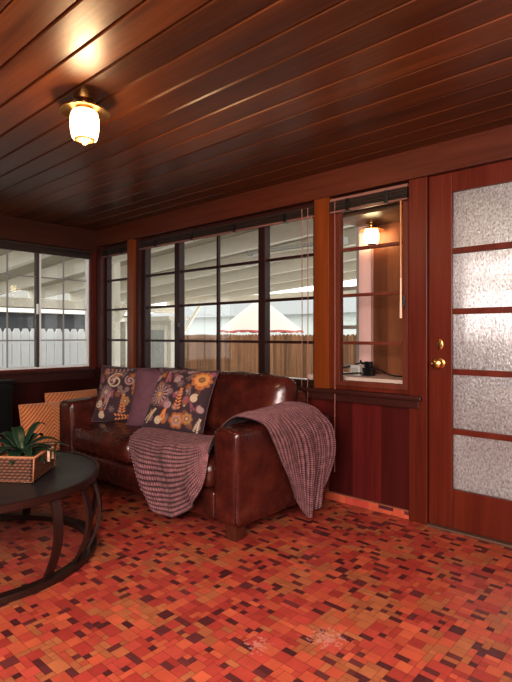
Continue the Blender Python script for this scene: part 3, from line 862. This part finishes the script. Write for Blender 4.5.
# ------------------------------------------------------------------ wicker basket
BR = R(45)          # its sides run at 45 degrees to the walls
near = Vector((2.508, -1.815)); ux = Vector((-.715, .699)); uy = Vector((-.80, -.60))
BL, BWd, BH = .30, .42, .118
base = Vector((near.x+ux.x*BL/2+uy.x*BWd/2, near.y+ux.y*BL/2+uy.y*BWd/2, TH))
bas = empty('wicker_basket', base); tag(bas, 'woven brown rectangular basket on the round dark coffee table', 'basket')
corners = [near-base.xy, near+ux*BL-base.xy, near+ux*BL+uy*BWd-base.xy, near+uy*BWd-base.xy]
def wall_grid(inner):
    pts, colr = [], []
    per = []
    for k in range(4):
        a, b_ = corners[k], corners[(k+1) % 4]; Ln = (b_-a).length; m_ = int(Ln/.0045)
        nrm = Vector(((b_-a).y, -(b_-a).x)).normalized()
        if nrm.dot((a+b_)/2) < 0: nrm = -nrm
        for i in range(m_):
            per.append((a+(b_-a)*i/m_, nrm, i*Ln/m_))
    per.append((corners[0], per[0][1], 0))
    nz = 46
    G = np.zeros((len(per), nz, 3)); Cc = np.zeros((len(per), nz, 3))
    for i, (p, nrm, s) in enumerate(per):
        for j in range(nz):
            z = BH*j/(nz-1); row = int(z/.0148); fz = (z/.0148) % 1
            ph = (s/.025+(row % 2)*.5) % 1
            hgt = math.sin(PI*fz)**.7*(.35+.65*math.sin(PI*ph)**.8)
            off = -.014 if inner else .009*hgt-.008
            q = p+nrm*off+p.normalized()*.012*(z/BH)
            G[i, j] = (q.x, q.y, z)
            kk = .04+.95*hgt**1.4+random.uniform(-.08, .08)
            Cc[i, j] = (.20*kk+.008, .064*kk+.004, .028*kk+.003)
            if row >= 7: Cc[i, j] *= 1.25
    return G, Cc
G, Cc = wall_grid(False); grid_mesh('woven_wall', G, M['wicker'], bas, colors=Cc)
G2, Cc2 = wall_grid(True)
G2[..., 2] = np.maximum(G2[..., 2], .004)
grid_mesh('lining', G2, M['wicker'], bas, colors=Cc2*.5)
rim_pts = [(c.x*1.03, c.y*1.03, BH) for c in corners]
rm = MB()
for k in range(4): rm.tube([rim_pts[k], rim_pts[(k+1) % 4]], .006, 8)
for k in range(4):
    p = rim_pts[k]; rm.tube([(corners[k].x, corners[k].y, .004), p], .004, 8)
rimm = plain('basket_rim_cord', (.34, .14, .065), .6, nz=.4, nscale=90, bump=.4)
rm.build('rim', rimm, bas, smooth=True)
MB().prism([(c.x*.97, c.y*.97) for c in corners], .0, .006).build('bottom', rimm, bas)
hc = corners[0]+(corners[1]-corners[0])*.60; hn = Vector((ux.y, -ux.x)); hn = hn if hn.dot(hc) > 0 else -hn
hp = hc+hn*.004+hc.normalized()*.01
pts = [(hp.x+ux.x*s*.03+hn.x*.006, hp.y+ux.y*s*.03+hn.y*.006, BH-.005+dz) for s, dz in ((-1, -.05), (-1, .005), (1, .005), (1, -.05))]
MB().tube(pts, .008, 8).build('handle', plain('pale_cord_handle', (.62, .38, .25), .7, nz=.3, nscale=80), bas)['label'] = 'pale cord wrapped handle'

# golden dried filling inside
P = np.zeros((50, 40, 3))
for i in range(50):
    for j in range(40):
        a, b_ = i/49, j/39
        q = corners[0]*.92*(1-a)*(1-b_)+corners[1]*.92*a*(1-b_)+corners[2]*.92*a*b_+corners[3]*.92*(1-a)*b_
        z = .085+.018*math.sin(PI*a)*math.sin(PI*b_)+.014*mnoise.noise(Vector((q.x*60, q.y*60, 0)))
        P[i, j] = (q.x, q.y, z)
fm = plain('golden_dried_moss', (.42, .17, .055), .8, nz=.6, nscale=70, bump=.8)
fo = grid_mesh('dried_filling', P, fm); fo.location = base
tag(fo, 'golden brown dried filling heaped inside the woven basket', 'filling', kind='stuff')

# leafy plant rising from the basket
pb = Vector((near.x+ux.x*.13+uy.x*.11, near.y+ux.y*.13+uy.y*.11, TH+.08))
pl = empty('leafy_plant', pb); tag(pl, 'dark green plant with long pointed leaves in the woven basket', 'plant')
lm = NT('dark_waxy_leaf')
def leafm():
    t = lm; uv = t.coord('UV'); sep = t.n.new('ShaderNodeSeparateXYZ'); t.lk(uv, sep.inputs[0])
    d = t.math('ABSOLUTE', t.math('SUBTRACT', sep.outputs[1], .5))
    c = t.ramp(d, [(.0, (.03, .055, .022)), (.05, (.008, .022, .010)), (.5, (.014, .034, .015))])
    c = t.mix(t.noise(t.coord(), 25), c, (.012, .03, .016)); t.lk(c, t.b.inputs['Base Color']); t.b.inputs['Roughness'].default_value = .35
    return t.m
leafmat = leafm()
MB().tube([(0, 0, 0), (.004, .002, .05), (0, 0, .08)], [.012, .011, .008]).build('stem', plain('plant_stem', (.05, .07, .03), .6), pl, smooth=True)
# azimuth, length, rise, droop, width
leaves = [(225, .21, .07, .03, .080), (205, .16, .10, .03, .080), (250, .20, .02, .06, .080), (170, .16, .12, .03, .07), (120, .18, .09, .05, .075),
          (75, .20, .08, .06, .07), (45, .24, .060, .035, .032), (28, .22, .03, .03, .030), (320, .16, .03, .06, .08), (350, .16, .05, .06, .07),
          (285, .16, .06, .06, .075), (95, .13, .14, .02, .06), (10, .19, .015, .05, .05), (60, .17, .045, .06, .06)]
for az, ln, rise, droop, wd in leaves:
    nl, nw = 20, 9; P = np.zeros((nl, nw, 3)); a = R(az); d = Vector((math.cos(a), math.sin(a), 0)); s = Vector((-d.y, d.x, 0))
    for i in range(nl):
        t = i/(nl-1); c = d*(ln*t)+Vector((0, 0, .035+rise*math.sin(t*PI*.62)-droop*t*t))
        wv = wd*(math.sin(PI*min(1, t*1.02+.0))**.75)*(1-.35*t)
        for j in range(nw):
            q = (j/(nw-1)-.5)*2
            P[i, j] = c+s*(q*wv/2)+Vector((0, 0, .25*abs(q)**1.5*wv/2))
    lo = grid_mesh('leaf', P, leafmat, pl)
    lo.modifiers.new('t', 'SOLIDIFY').thickness = .0015

# orange candle at the far end of the basket
cb = empty('pillar_candle', (base.x+uy.x*.10+ux.x*.10, base.y+uy.y*.10+ux.y*.10, TH+.006)); tag(cb, 'orange pillar candle in the woven basket beside the plant', 'candle')
MB().lathe([(.034, 0), (.036, .004), (.036, .142), (.033, .148), (.012, .144), (.002, .144)], n=32).build('wax', plain('orange_wax', (.62, .16, .07), .45, nz=.08), cb, smooth=True, angle=40)
MB().tube([(0, 0, .143), (.001, 0, .156)], .0015, 6).build('wick', M['black'], cb)

# ------------------------------------------------------------------ black cabinet by the left wall
L = Vector((.20, -1.48, 0)); cab = empty('cabinet', L); tag(cab, 'tall black cabinet below the sliding window, cut off by the left edge', 'cabinet')
rel(MB().box(.03, .35, -1.93, -1.015, .05, .685, .004), L).build('carcass', M['black'], cab)
rel(MB().box(.02, .37, -1.945, -1.0, .685, .712, .004), L).build('top', M['black'], cab)
rel(MB().box(.05, .33, -1.91, -1.065, .0, .05), L).build('plinth', M['black'], cab)
for a, b_ in ((-1.925, -1.490), (-1.485, -1.05)):
    d = rel(MB().box(.35, .368, a, b_, .06, .68, .003), L).build('door', M['black'], cab)
    yk = -1.52 if b_ < -1.2 else -1.455
    rel(MB().tube([(.372, yk, .33), (.385, yk, .34), (.385, yk, .42), (.372, yk, .43)], .005, 8), Vector((0, 0, 0))).build('handle', M['brass'], d).location = -L

# ------------------------------------------------------------------ beyond the casement: shelf, and added alcove standing for reflections in the pane
struct('trim_13', MB().box(2.66, 3.63, .12, .50, .775, .815, .004), plain('pink_white_shelf', (.70, .50, .44), .5, nz=.12))
struct('wall_added_alcove', MB().box(2.985, 3.63, .50, .54, .5, 2.1).box(3.60, 3.63, .12, .52, .5, 2.1), wood('alcove_panel', (.17, .055, .025), (.28, .10, .045), 'z', ('x', .16), .06, .2, .4))
struct('trim_14', MB().box(2.885, 2.985, .46, .56, .80, 2.1, .004), plain('pink_jamb', (.85, .52, .48), .5, nz=.08))
struct('ceiling_added_alcove', MB().box(2.885, 3.63, .12, .56, 1.905, 1.94), wood('alcove_ceiling', (.16, .09, .055), (.26, .16, .10), 'x', ('y', .12), 0, .25, .35))
L = Vector((2.45, .9, .742)); e = empty('window_5', L, kind='structure')  # added frame, stands for a window mirrored in the casement pane
m = MB(); ring(m, 2.52, 2.885, .60, 2.05, .045, .50, .56)
for z in (.86, 1.16, 1.46, 1.76): m.box(2.55, 2.85, .515, .545, z-.014, z+.014)
rel(m, L).build('frame', plain('grey_frame', (.42, .36, .33), .6), e)
shade2 = plain('reflected_lamp_glass', (.95, .9, .7), .3, nz=0, emit=(1, .80, .45), es=20)
ceiling_light((3.025, .40, 1.905), 'small added ceiling light standing for the lamp reflected in the casement', .80, shade2)  # added lamp, stands for the room's ceiling light mirrored in the pane
# things on the shelf
bx_ = empty('power_adapter', (2.99, .27, .815)); tag(bx_, 'small whitish box on the shelf outside the casement', 'box')
MB().box(-.045, .035, -.03, .03, 0, .075, .006).build('case', plain('speckled_white_plastic', (.55, .50, .47), .5, nz=.35, nscale=90), bx_)
MB().box(-.03, .02, -.032, -.03, .02, .055).build('face_plate', plain('grey_plate', (.4, .36, .34), .5), bx_)
bb = empty('cable_plug', (3.06, .30, .815)); tag(bb, 'black plug block on the shelf outside the casement', 'plug')
MB().box(-.045, .04, -.028, .028, .0, .055, .006).box(-.025, .025, -.02, .02, .055, .10, .006).build('body', M['black'], bb)
MB().tube([(-.02, -.03, .08), (-.035, -.04, .09), (-.04, -.045, .11)], .006).build('prong', M['black'], bb)
def cable(pts, label):
    P_ = catmull(np.array(pts, float), 40, 0)
    o = MB().tube([tuple(p) for p in P_], .005, 8).build('cable', M['black'], None, smooth=True)
    tag(o, label, 'cable', 'cables on the shelf outside the casement')
cable([(3.03, .33, .895), (2.97, .345, .90), (2.88, .33, .87), (2.78, .30, .85), (2.69, .26, .824)], 'thin black cable running left from the black plug outside the casement')
cable([(3.10, .29, .88), (3.17, .26, .86), (3.26, .23, .835), (3.35, .21, .83), (3.45, .2, .827)], 'thin black cable running right from the black plug outside the casement')
cable([(2.70, .18, .826), (2.84, .16, .826), (2.95, .17, .83), (3.06, .2, .84), (3.10, .24, .826)], 'black cable lying along the front of the shelf outside the casement')

# ------------------------------------------------------------------ outdoors
GZ = -.15
gr = struct('ground', MB().box(-40, 14, .12, 40, GZ-.1, GZ).box(-40, -.12, -12, .12, GZ-.1, GZ), M['pale_concrete'])
# white boarded patio cover behind the sofa windows
pc = empty('patio_cover', (1.0, 3.0, GZ)); tag(pc, 'white boarded patio roof on rafters, beams and posts wrapping outside both window walls', 'patio roof')
Lp = Vector((1.0, 3.0, GZ))
def roof_z(x): return 2.46+.06*x
bm = bmesh.new()
for k in range(66):
    xa_ = 3.55-k*.151; xb_ = xa_-.146
    ya = .12 if xb_ > -.14 else -6.0
    vs = [bm.verts.new(p) for p in ((xa_, ya, roof_z(xa_)), (xa_, 6.45, roof_z(xa_)), (xb_, 6.45, roof_z(xb_)), (xb_, ya, roof_z(xb_)))]
    vt = [bm.verts.new((v.co.x, v.co.y, v.co.z+.02)) for v in vs]
    bm.faces.new(vs); bm.faces.new(vt[::-1])
    for i in range(4): bm.faces.new((vs[i], vs[(i+1) % 4], vt[(i+1) % 4], vt[i]))
bmesh.ops.recalc_face_normals(bm, faces=bm.faces[:])
m = MB(); m._add(bm); rel(m, Lp).build('roof_boards', M['shade_paint'], pc)
for k in range(13):
    y_ = 5.95-k*.95; x_ = 3.5 if y_ > .15 else -.14
    rel(MB().bar((x_, y_, roof_z(x_)-.115), (-6.4, y_, roof_z(-6.4)-.115), .09, .22), Lp).build('rafter', M['white_paint'], pc)
rel(MB().box(-6.4, 3.55, 6.3, 6.4, 1.89, 2.07), Lp).build('beam', M['white_paint'], pc)
rel(MB().box(-6.42, -6.30, -6, 6.3, 1.70, 1.90), Lp).build('beam', M['white_paint'], pc)
for x_, y_, zt in ((-6.36, 6.35, 1.75), (2.9, 6.35, 1.9), (-6.36, -4.5, 1.72), (-6.36, 1.0, 1.72), (-1.86, 1.41, 2.28)):
    rel(MB().box(x_-.05, x_+.05, y_-.05, y_+.05, GZ, zt), Lp).build('post', M['white_paint'], pc)
for sg in (-1, 1):
    rel(MB().bar((-1.86, 1.41, 1.30), (-1.86+sg*.55, 1.41+sg*.1, 1.88), .07, .07), Lp).build('brace', M['white_paint'], pc)
rel(MB().bar((-6.36, 6.35, 1.0), (-5.5, 6.35, 1.9), .07, .07), Lp).build('brace', M['white_paint'], pc)
# fluorescent strip under the rafters
fx = empty('strip_light', (.75, 2.4, 2.16)); tag(fx, 'grey strip light fixed below the rafters of the white patio roof', 'light')
Lf = Vector((.75, 2.4, 2.16))
rel(MB().box(.02, 1.5, 2.37, 2.43, 2.23, 2.27, .004), Lf).build('housing', plain('grey_fixture', (.5, .5, .48), .5), fx)
rel(MB().box(-.03, .04, 2.35, 2.45, 2.20, 2.28, .004), Lf).build('end_cap', plain('grey_cap', (.42, .42, .41), .5), fx)
rel(MB().box(1.48, 1.55, 2.35, 2.45, 2.20, 2.28, .004), Lf).build('end_cap', plain('grey_cap_far', (.42, .42, .41), .5), fx)
rel(MB().tube([(.05, 2.4, 2.215), (1.47, 2.4, 2.215)], .014), Lf).build('tube', M['white_paint'], fx)

# brown wooden fence
fe = empty('wooden_fence', (0, 9, GZ)); tag(fe, 'weathered brown board fence with notched tops beyond the patio', 'fence')
fm_ = wood('weathered_fence', (.12, .056, .027), (.25, .13, .07), 'z', ('x', .14), 0, .3, .8, spec=.2)
m = MB(); x_ = -11.0
while x_ < 4:
    h_ = 1.12+.012*math.sin(x_*5)
    m.prism([(x_+.004, GZ), (x_+.136, GZ), (x_+.136, h_-.045), (x_+.10, h_), (x_+.04, h_), (x_+.004, h_-.045)], 0, .02,
            M=Matrix.Translation((0, 9.02, 0)) @ Matrix.Rotation(R(90), 4, 'X'))
    x_ += .14
rel(m, Vector((0, 9, GZ))).build('boards', fm_, fe)
rel(MB().box(-11, 4, 9.02, 9.06, .1, .19).box(-11, 4, 9.02, 9.06, .75, .84), Vector((0, 9, GZ))).build('rail', fm_, fe)
# lattice light spot board (pale patch on the fence)
# umbrella beyond the fence
um = empty('garden_umbrella', (-9.25, 13.0, GZ)); tag(um, 'white garden umbrella with red scalloped edge beyond the brown fence', 'umbrella')
bm = MB(); nseg = 8
cw = plain('white_canvas', (.40, .345, .30), .8, nz=.05); cr = plain('red_canvas', (.30, .07, .06), .8, nz=.1)
b2 = bmesh.new(); top = b2.verts.new((0, 0, 2.82)); rim_ = []
for i in range(48):
    a = 2*PI*i/48; q = 1-.04*abs(math.sin(4*a)); rim_.append(b2.verts.new((1.8*q*math.cos(a), 1.8*q*math.sin(a), 1.40+.05*abs(math.sin(4*a)))))
midr = [b2.verts.new(((v.co.x)*.5, v.co.y*.5, 2.13)) for v in rim_]
for i in range(48):
    b2.faces.new((top, midr[i], midr[(i+1) % 48])); b2.faces.new((midr[i], rim_[i], rim_[(i+1) % 48], midr[(i+1) % 48]))
bm._add(b2); bm.build('canopy', cw, um, smooth=True)
b2 = bmesh.new(); vs = []
for i in range(96):
    a = 2*PI*i/96; q = 1.8*(1-.04*abs(math.sin(4*a))); z = 1.40+.05*abs(math.sin(4*a))
    vs.append((b2.verts.new((q*math.cos(a), q*math.sin(a), z)), b2.verts.new((q*1.01*math.cos(a), q*1.01*math.sin(a), z-.04-.05*abs(math.sin(12*a))))))
for i in range(96):
    A, B = vs[i], vs[(i+1) % 96]; b2.faces.new((A[0], A[1], B[1], B[0]))
bm = MB(); bm._add(b2); bm.build('valance', cr, um)
MB().tube([(0, 0, 0), (0, 0, 2.86)], .025).build('pole', plain('umbrella_pole', (.4, .25, .15), .5), um)
MB().lathe([(.25, 0), (.25, .06), (.05, .1), (.04, .2)], n=24).build('base', M['black'], um)
# neighbouring houses
ho = empty('neighbour_house', (-17, 20, GZ)); tag(ho, 'pale green house with white roof beyond the fence and umbrella', 'house')
Lh = Vector((-17, 20, GZ))
rel(MB().box(-27, -8, 20, 26, GZ, 2.3), Lh).build('wall', plain('pale_green_siding', (.42, .44, .42), .7), ho)
b2 = bmesh.new()
pv = [b2.verts.new(p) for p in ((-27.4, 19.5, 2.25), (-7.6, 19.5, 2.25), (-7.6, 23, 3.5), (-27.4, 23, 3.5), (-7.6, 26.5, 2.25), (-27.4, 26.5, 2.25))]
b2.faces.new((pv[0], pv[1], pv[2], pv[3])); b2.faces.new((pv[3], pv[2], pv[4], pv[5]))
m = MB(); m._add(b2); rel(m, Lh).build('roof', plain('white_roof', (.22, .225, .22), .8), ho)

# storage shed with pale doors, seen at the left of the wide window
sh = empty('garden_shed', (-4.9, 5.0, GZ)); tag(sh, 'pale cream shed with framed doors seen left in the wide window', 'shed')
Ls = Vector((-4.9, 5.0, GZ))
rel(MB().box(-6.4, -4.56, 4.6, 5.0, GZ, 1.44), Ls).build('wall', M['cream_paint'], sh)
rel(MB().box(-6.5, -4.50, 4.5, 5.1, 1.44, 1.54), Ls).build('roof', M['white_paint'], sh)
pm_ = plain('grey_door_panel', (.40, .40, .37), .5, nz=.4)
for a in (-6.05, -5.35):
    d = rel(MB().box(a, a+.68, 4.56, 4.6, GZ+.05, 1.34, .005), Ls).build('door', M['white_paint'], sh)
    rel(MB().box(a+.10, a+.58, 4.55, 4.562, GZ+.2, 1.22), Vector((0, 0, 0))).build('panel', pm_, d).location = -Ls
# patio outside the left wall: white roof, rafters, picket fence, dark building
pf = empty('picket_fence', (-7, 0, GZ)); tag(pf, 'white picket fence with pointed boards outside the sliding window', 'fence')
m = MB(); y_ = -7.0
while y_ < 4.3:
    m.prism([(y_+.008, GZ), (y_+.192, GZ), (y_+.192, 1.16), (y_+.15, 1.25), (y_+.05, 1.25), (y_+.008, 1.16)], 0, .02,
            M=Matrix.Translation((-7, 0, 0)) @ Matrix.Rotation(R(90), 4, 'Z') @ Matrix.Rotation(R(90), 4, 'X'))
    y_ += .2
pw = plain('white_fence_paint', (.72, .73, .75), .6, nz=.06)
rel(m, Vector((-7, 0, GZ))).build('boards', pw, pf)
rel(MB().box(-6.97, -6.93, -7, 4.3, .30, .40).box(-7.03, -7.0, -7, 4.3, .9, 1.0), Vector((-7, 0, GZ))).build('rail', pw, pf)
hb = empty('dark_house', (-10, 0, GZ)); tag(hb, 'dark grey house wall behind the white picket fence', 'house')
Ld = Vector((-10, 0, GZ))
rel(MB().box(-12, -9.5, -9, 5.6, GZ, 1.72), Ld).build('wall', plain('dark_grey_siding', (.045, .045, .05), .7, nz=.3, nscale=3), hb)
rel(MB().box(-12.2, -9.2, -9.2, 7.4, 1.72, 1.95), Ld).build('eave', M['cream_paint'], hb)
rel(MB().box(-11.9, -9.45, 5.6, 7.2, GZ, 1.72), Ld).build('side_wall', plain('beige_siding', (.15, .13, .10), .7), hb)
rel(MB().bar((-9.25, -.9, 1.97), (-13.5, -.9, 3.6), 16.6, .06), Ld).build('roof', plain('grey_beige_roof', (.20, .19, .165), .8, nz=.2), hb)

struct('added_porch_roof', MB().box(3.60, 8.5, .12, 2.3, 2.05, 2.1), wood('added_roof_boards', (.16, .06, .045), (.28, .12, .09), 'x', ('y', .14), 0, .2, .6))  # unseen roof, added to darken the top panes of the door
struct('added_low_wall', MB().box(2.9, 9, 2.6, 2.7, GZ, .95), plain('rose_brown_stucco', (.36, .24, .21), .8, nz=.15))  # unseen wall, added to darken and tint the lower door panes
# ------------------------------------------------------------------ light
wd = bpy.data.worlds.new('sky'); sc.world = wd; wd.use_nodes = True
nt = wd.node_tree; bg = nt.nodes['Background']
sky = nt.nodes.new('ShaderNodeTexSky'); sky.sky_type = 'HOSEK_WILKIE'; sky.turbidity = 8; sky.sun_direction = (.2, .4, .8)
mx = nt.nodes.new('ShaderNodeMix'); mx.data_type = 'RGBA'; mx.inputs[0].default_value = .85
nt.links.new(sky.outputs[0], mx.inputs[6]); mx.inputs[7].default_value = (1, 1, 1, 1)
nt.links.new(mx.outputs[2], bg.inputs[0]); bg.inputs[1].default_value = 3.2

def area(name, loc, target, sx, sy, power, col):
    l = bpy.data.lights.new(name, 'AREA'); l.shape = 'RECTANGLE'; l.size = sx; l.size_y = sy; l.energy = power; l.color = col
    o = bpy.data.objects.new(name, l); link(o); o.location = loc
    o.rotation_euler = (Vector(target)-Vector(loc)).to_track_quat('-Z', 'Y').to_euler(); return o
area('room_light', (4.7, -3.7, 1.5), (3.1, -.9, .4), 1.8, .8, 150, (1, .95, .90))
area('room_light', (5.8, -2.2, 1.6), (2.5, -1.2, .6), 1.4, .9, 34, (1, .88, .76))
l = bpy.data.lights.new('lamp_glow', 'POINT'); l.energy = 15; l.color = (1, .7, .4); l.shadow_soft_size = .06
o = bpy.data.objects.new('lamp_glow', l); link(o); o.location = (2.71, -1.667, CH-.245)

# ------------------------------------------------------------------ camera
cam = bpy.data.cameras.new('camera'); co = bpy.data.objects.new('camera', cam); link(co)
co.location = (4.88005, -2.88786, 1.10)
ang = math.atan2(.7416, -.6709)        # view direction in plan
co.rotation_euler = (R(90), 0, ang-PI/2)
cam.sensor_fit = 'AUTO'; cam.sensor_width = 36.0; cam.lens = 36.0*512/682
cam.shift_y = -6/682
cam.clip_start = .02
sc.camera = co
sc.view_settings.view_transform = 'Standard'
sc.view_settings.look = 'None'
sc.view_settings.exposure = .22
sc.view_settings.gamma = .86
